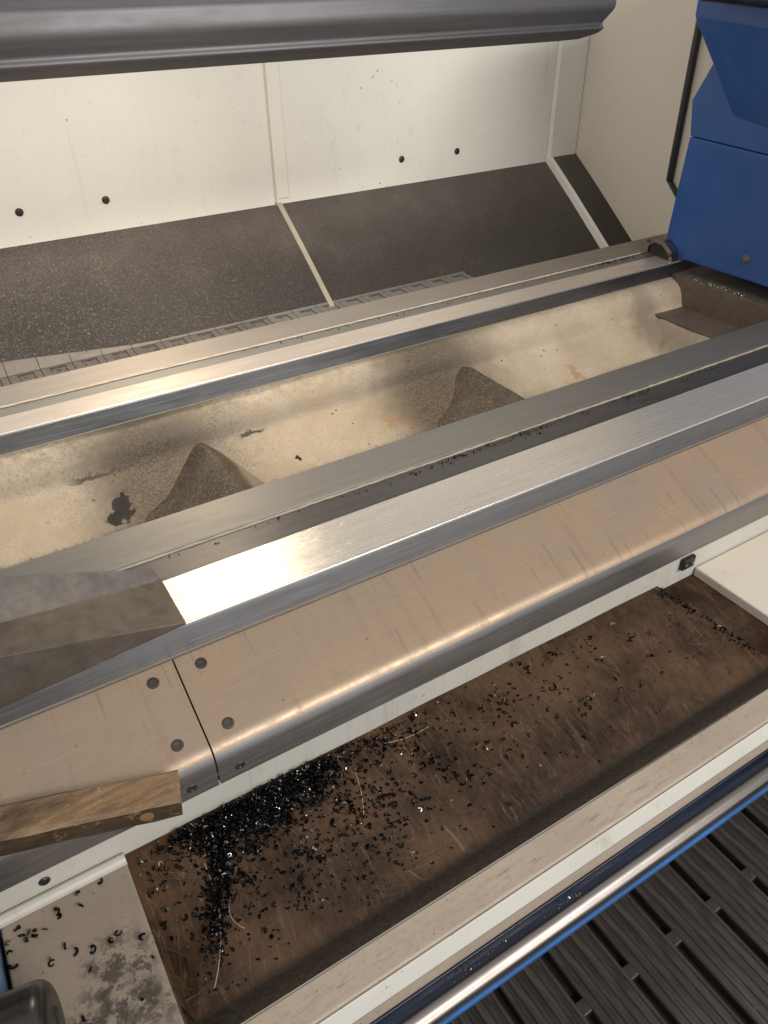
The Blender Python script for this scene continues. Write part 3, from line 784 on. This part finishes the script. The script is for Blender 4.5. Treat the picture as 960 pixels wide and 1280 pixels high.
# ------------------------------------------------------------------ door sill with rail
sl = thing('door_sill', 'worn cream door sill with steel rail and blue edge trim in front of the tray', 'door sill', (.8, .36, H - 1.15))
link('ledge', sweep([(.4345, 1.049, .004), (.388, 1.049, .004), (.388, 1.20), (.4345, 1.20)], XL, XR, 1), 'ledge', sl)
link('ledge_edge', sweep([(.3875, 1.0495, .002), (.3735, 1.0765, .003), (.3735, 1.20), (.3875, 1.20)], XL, XR), 'base_white', sl)
link('lower_strip', sweep([(.3730, 1.079), (.3700, 1.101, .001), (.3700, 1.18), (.3730, 1.18)], XL, XR), 'ledge', sl)
link('channel', sweep([(.3695, 1.100, .002), (.3660, 1.100, .002), (.3640, 1.118), (.337, 1.122), (.337, 1.128), (.3695, 1.150)], XL, XR), 'navy', sl)
rl = link('rail', sweep([(.3540, 1.124), (.3530, 1.113, .006), (.3430, 1.1105, .010), (.3335, 1.118, .007), (.3325, 1.1265), (.3540, 1.1265)], XL, XR, 1, 8), 'rail', sl)
link('rail_skirt', sweep([(.3322, 1.122), (.3285, 1.124, .001), (.3285, 1.1275), (.3322, 1.1275)], XL, XR), 'lip', sl)
link('trim', sweep([(.3282, 1.1165, .0008), (.3240, 1.1165, .0012), (.3240, 1.1265, .001), (.3282, 1.1265)], XL, XR), 'blue_trim', sl)

# ------------------------------------------------------------------ curled chips
def chip_mesh(R, width, arc, th=.0007, tilt=.25, seg=7):
    bm = bmesh.new(); rings = []
    for i in range(seg + 1):
        a = -arc / 2 + arc * i / seg
        w = width * (1 - .35 * abs(2 * i / seg - 1))
        r0 = R * (1 + .18 * i / seg)
        c_ = Vector((math.cos(a) * r0, math.sin(a) * r0, tilt * R * (i / seg - .5)))
        n_ = Vector((math.cos(a), math.sin(a), 0)); z_ = Vector((n_.x * .3, n_.y * .3, 1)).normalized()
        rings.append([bm.verts.new(c_ + n_ * s1 * th + z_ * s2 * w / 2) for s1, s2 in ((-1, -1), (1, -1), (1, 1), (-1, 1))])
    for i in range(seg):
        for k in range(4):
            bm.faces.new((rings[i][k], rings[i][(k + 1) % 4], rings[i + 1][(k + 1) % 4], rings[i + 1][k]))
    bm.faces.new(rings[0]); bm.faces.new(rings[-1][::-1])
    me = to_mesh(bm, 'chip')
    return me
CH = []
for i in range(18):
    me = chip_mesh(random.uniform(.0013, .0030), random.uniform(.0010, .0034), random.choice((random.uniform(1.0, 2.2), random.uniform(2.6, 5.2), random.uniform(2.2, 4.6), random.uniform(2.6, 5.4))), random.uniform(.0005, .0009), random.uniform(-.8, .8))
    me.materials.append(M['chip']); me.polygons.foreach_set('use_smooth', [True] * len(me.polygons)); me.set_sharp_from_angle(angle=.9); CH.append(me)
CB = []
for me in CH[:5]:
    m2 = me.copy(); m2.materials.clear(); m2.materials.append(M['bright_chip']); CB.append(m2)

def rnd_rot(flat=.5):
    return Matrix.Rotation(random.uniform(0, 6.283), 3, 'Z') @ Matrix.Rotation(random.gauss(0, flat), 3, 'X') @ Matrix.Rotation(random.gauss(0, flat), 3, 'Y') @ Matrix.Rotation(random.choice((0, 0, 1.57)), 3, 'X')
def tray_surface(x, y):
    if x < crease_l(y):
        u = (x + .0095) / (crease_l(y) + .0095); return 1.0085 + (tray_d(y) - 1.0085) * max(0, min(1, u))
    return tray_d(y)
def heap(x, y):
    """thickness of the chip heap in the tray's back left corner"""
    a = math.exp(-((.70 - y) / .028) ** 2) * max(0, min(1, (x - .03) / .05)) * max(0, min(1, (.40 - x) / .14))
    cx = crease_l(y) + .022
    b = math.exp(-((x - cx) / .020) ** 2) * max(0, min(1, (y - .50) / .08))
    c_ = math.exp(-(((x - .19) / .10) ** 2 + ((y - .672) / .036) ** 2))
    return min(1, a * .8 + b * .85 + c_)
def chip_low(me, rot, sc): return min((rot @ v.co).z for v in me.vertices) * sc
class Stuff:
    def __init__(s): s.v = []; s.f = []
    def add(s, me, rot, sc, loc):
        o = len(s.v)
        s.v += [tuple((rot @ v.co) * sc + loc) for v in me.vertices]; s.f += [tuple(o + i for i in p.vertices) for p in me.polygons]
    def build(s, name, mat, parent=None):
        me = bpy.data.meshes.new(name); me.from_pydata(s.v, [], s.f); me.update(); return link(name, me, mat, parent, 50)

spots = []
def in_tray(x, y): return -.002 < x < 1.14 and .49 < y < .692 and x < crease_r(y) - .004
while len(spots) < 3900:                                       # the heap
    x = random.uniform(-.0, .46); y = random.uniform(.49, .694)
    if not in_tray(x, y): continue
    h = heap(x, y)
    if random.random() < h ** 1.7: spots.append((x, y, random.random() * .011 * h))
n0 = len(spots)
cl_c = [(random.uniform(.12, .85), random.uniform(.53, .69)) for _ in range(60)]
while len(spots) < n0 + 1700:                                   # strewn singly and in small clusters, thinning out to the far end
    if random.random() < .35:
        cx, cy = random.choice(cl_c); x = random.gauss(cx, .009); y = random.gauss(cy, .008)
    else:
        x = random.uniform(0, 1.1); y = random.uniform(.492, .694)
    if not in_tray(x, y): continue
    dens = (.10 + .9 * math.exp(-((x - .20) / .27) ** 2)) * (.22 + .78 * max(0, min(1, (y - .50) / .13)))
    if random.random() < dens: spots.append((x, y, 0))
for k in range(90):                                            # line swept against the far end plate
    y = random.uniform(.50, .695); spots.append((crease_r(y) - abs(random.gauss(0, .008)) - .002, y, 0))
# biggest in the picture = lying free and nearest; those stay individuals
free = [i for i, s in enumerate(spots) if s[2] == 0]
cam_p = Vector((0, 0, H))
free.sort(key=lambda i: (P(spots[i][0], spots[i][1], 1.03) - cam_p).length)
step_chips = 34
solo = set(free[:300 - step_chips])
st = Stuff(); sg = Stuff()
def place_chip(x, y, d, me, label, group, sc=1.0, flat=.4):
    rot = rnd_rot(flat); lo = chip_low(me, rot, sc)
    o = bpy.data.objects.new('curled_chip', me); COL.objects.link(o)
    o.matrix_world = Matrix.Translation(P(x, y, d) + Vector((0, 0, -lo))) @ rot.to_4x4() @ Matrix.Scale(sc, 4)
    return tag(o, label, 'metal chip', group)
for i, (x, y, hz) in enumerate(spots):
    me = random.choice(CH); sc = random.choice((random.uniform(.35, .7), random.uniform(.6, 1.0), random.uniform(.8, 1.25)))
    d = tray_surface(x, y) - hz
    if not hz and y > .55 and random.random() < .4: sc *= 1.35
    if i in solo:
        lab = ('black curled metal chip lying on the sloping plate between cream step and heap', 'chips on the end slope') if x < crease_l(y) else ('black curled metal chip lying near the grey front fold of the tray', 'chips by the front fold') if y < .545 else ('black curled metal chip lying loose in the middle of the brown tray', 'loose chips in the brown tray')
        place_chip(x, y, d, me, *lab, sc)
    else:
        rot = rnd_rot(.7 if hz else .4); (sg if random.random() < .07 else st).add(me, rot, sc, P(x, y, d) + Vector((0, 0, -chip_low(me, rot, sc) * (1 if not hz else .7))))
so = st.build('chip_heap', 'chip'); so['kind'] = 'stuff'
go = sg.build('glint_chips', 'bright_chip'); go['kind'] = 'stuff'  # glints of the heap put in as a brighter chip colour
tag(go, 'chips coloured brighter to give glints, mixed through the black chip heap in the tray', 'metal chips')
tag(so, 'black heap of curled chips and scattered far chips in the brown tray', 'metal chips')
# wet fines under the heap
def hf(x, y): return P(x, y, tray_surface(x, y) + .0012 - .0062 * max(0, heap(x, y) - .52 + .12 * math.sin(61 * x + 37 * y) * math.cos(83 * y - 47 * x)))
fo = link('chip_fines', to_mesh(grid(hf, lin(.0, .46, 120), lin(.49, .6985, 70)), 'fines'), 'sludge'); fo['kind'] = 'stuff'
tag(fo, 'black wet fines beneath the chip heap in the tray corner', 'fines')
# chips on the cream step
cs = [(-.135 + random.gauss(0, .022), .655 + random.gauss(0, .014)) for _ in range(14)] + [(random.uniform(-.16, -.02), random.uniform(.50, .68)) for _ in range(20)]
for x, y in cs:
    x = max(-.17, min(-.016, x)); y = max(.46, min(.676, y))
    place_chip(x, y, 1.0065, random.choice(CH), 'black curled metal chip lying on the cream casting step', 'chips on the cream step', random.uniform(1.1, 1.9))
# small bright chips under the tailstock, in the shelf groove and on the rear way
bs = Stuff()
for k in range(130):
    x = random.uniform(1.968, 1.988); y = random.triangular(1.0, 1.52, 1.35); me = random.choice(CH); rot = rnd_rot(.7); sc = random.uniform(.5, 1.1)
    bs.add(me, rot, sc, P(x, y, .783) + Vector((0, 0, -chip_low(me, rot, sc))))
o = bs.build('bridge_chips', 'bright_chip'); o['kind'] = 'stuff'; tag(o, 'glinting chips heaped along the foot of the blue tailstock', 'metal chips')
bs = Stuff()
for k in range(170):
    x = random.choice((random.gauss(.75, .05), random.gauss(.98, .05), random.gauss(1.25, .03), random.uniform(.2, 1.6))); y = 1.020 - abs(random.gauss(0, .007)); me = random.choice(CH); rot = rnd_rot(.7); sc = random.uniform(.35, .9)
    bs.add(me, rot, sc, P(x, y, .785) + Vector((0, 0, -chip_low(me, rot, sc))))
o = bs.build('groove_chips', 'chip'); o['kind'] = 'stuff'; tag(o, 'dark chips caught along the groove beside the grey inner bar', 'metal chips')
bs = Stuff()
for k in range(120):
    x = random.choice((random.gauss(1.82, .05), random.uniform(.6, 1.9))); y = 1.655 - abs(random.gauss(0, .008)); me = random.choice(CH); rot = rnd_rot(.7); sc = random.uniform(.4, .9)
    bs.add(me, rot, sc, P(min(x, 1.92), y, .757) + Vector((0, 0, -chip_low(me, rot, sc))))
o = bs.build('rear_way_chips', 'chip'); o['kind'] = 'stuff'; tag(o, 'dark chips lying in the narrow strip of the rear guideway', 'metal chips')
bs = Stuff()
for k in range(19):
    x0 = -.205 + .0785 * k
    for q in range(12 if k < 12 else 5):
        x = x0 + .0745 * random.uniform(.26, .78); y = random.uniform(1.93, 1.98); me = random.choice(CH); rot = rnd_rot(.7); sc = random.uniform(.3, .75)
        bs.add(me, rot, sc, P(x, y, .832) + Vector((0, 0, -chip_low(me, rot, sc))))
o = bs.build('slat_chips', 'chip'); o['kind'] = 'stuff'; tag(o, 'dark fines and chips filling the conveyor slat pockets', 'metal chips')

bs = Stuff()
for k in range(70):
    x = random.choice((random.gauss(.34, .05), random.gauss(.52, .02), random.uniform(.1, 1.3))); y = random.uniform(.357, .3625); me = random.choice(CH); rot = rnd_rot(.7); sc = random.uniform(.25, .6)
    bs.add(me, rot, sc, P(x, y, 1.1187) + Vector((0, 0, -chip_low(me, rot, sc))))
o = bs.build('channel_chips', 'bright_chip'); o['kind'] = 'stuff'; tag(o, 'tiny bright chips lying in the navy channel of the door sill', 'metal chips')

# pale brush bristles left in the tray
def bristle(x0, y0, x1, y1, sag, label):
    pts = []
    for i in range(15):
        s = i / 14; x = x0 + (x1 - x0) * s; y = y0 + (y1 - y0) * s
        nx, ny = -(y1 - y0), (x1 - x0); k = sag * 4 * s * (1 - s)
        pts.append(P(x + nx * k, y + ny * k, tray_surface(x + nx * k, y + ny * k) - .0012))
    tag(link('bristle', tube(pts, .0007, 5), 'bristle'), label, 'bristle', 'bristles in the tray')
bristle(.082, .640, .035, .502, .10, 'long pale bristle lying beside the chip heap')
bristle(.100, .590, .098, .545, -.25, 'short pale bristle curled next to the chip heap')
bristle(.335, .655, .315, .595, .05, 'pale bristle lying in the middle of the tray')
bristle(.40, .672, .48, .664, -.05, 'pale bristle lying along the back edge of the tray')
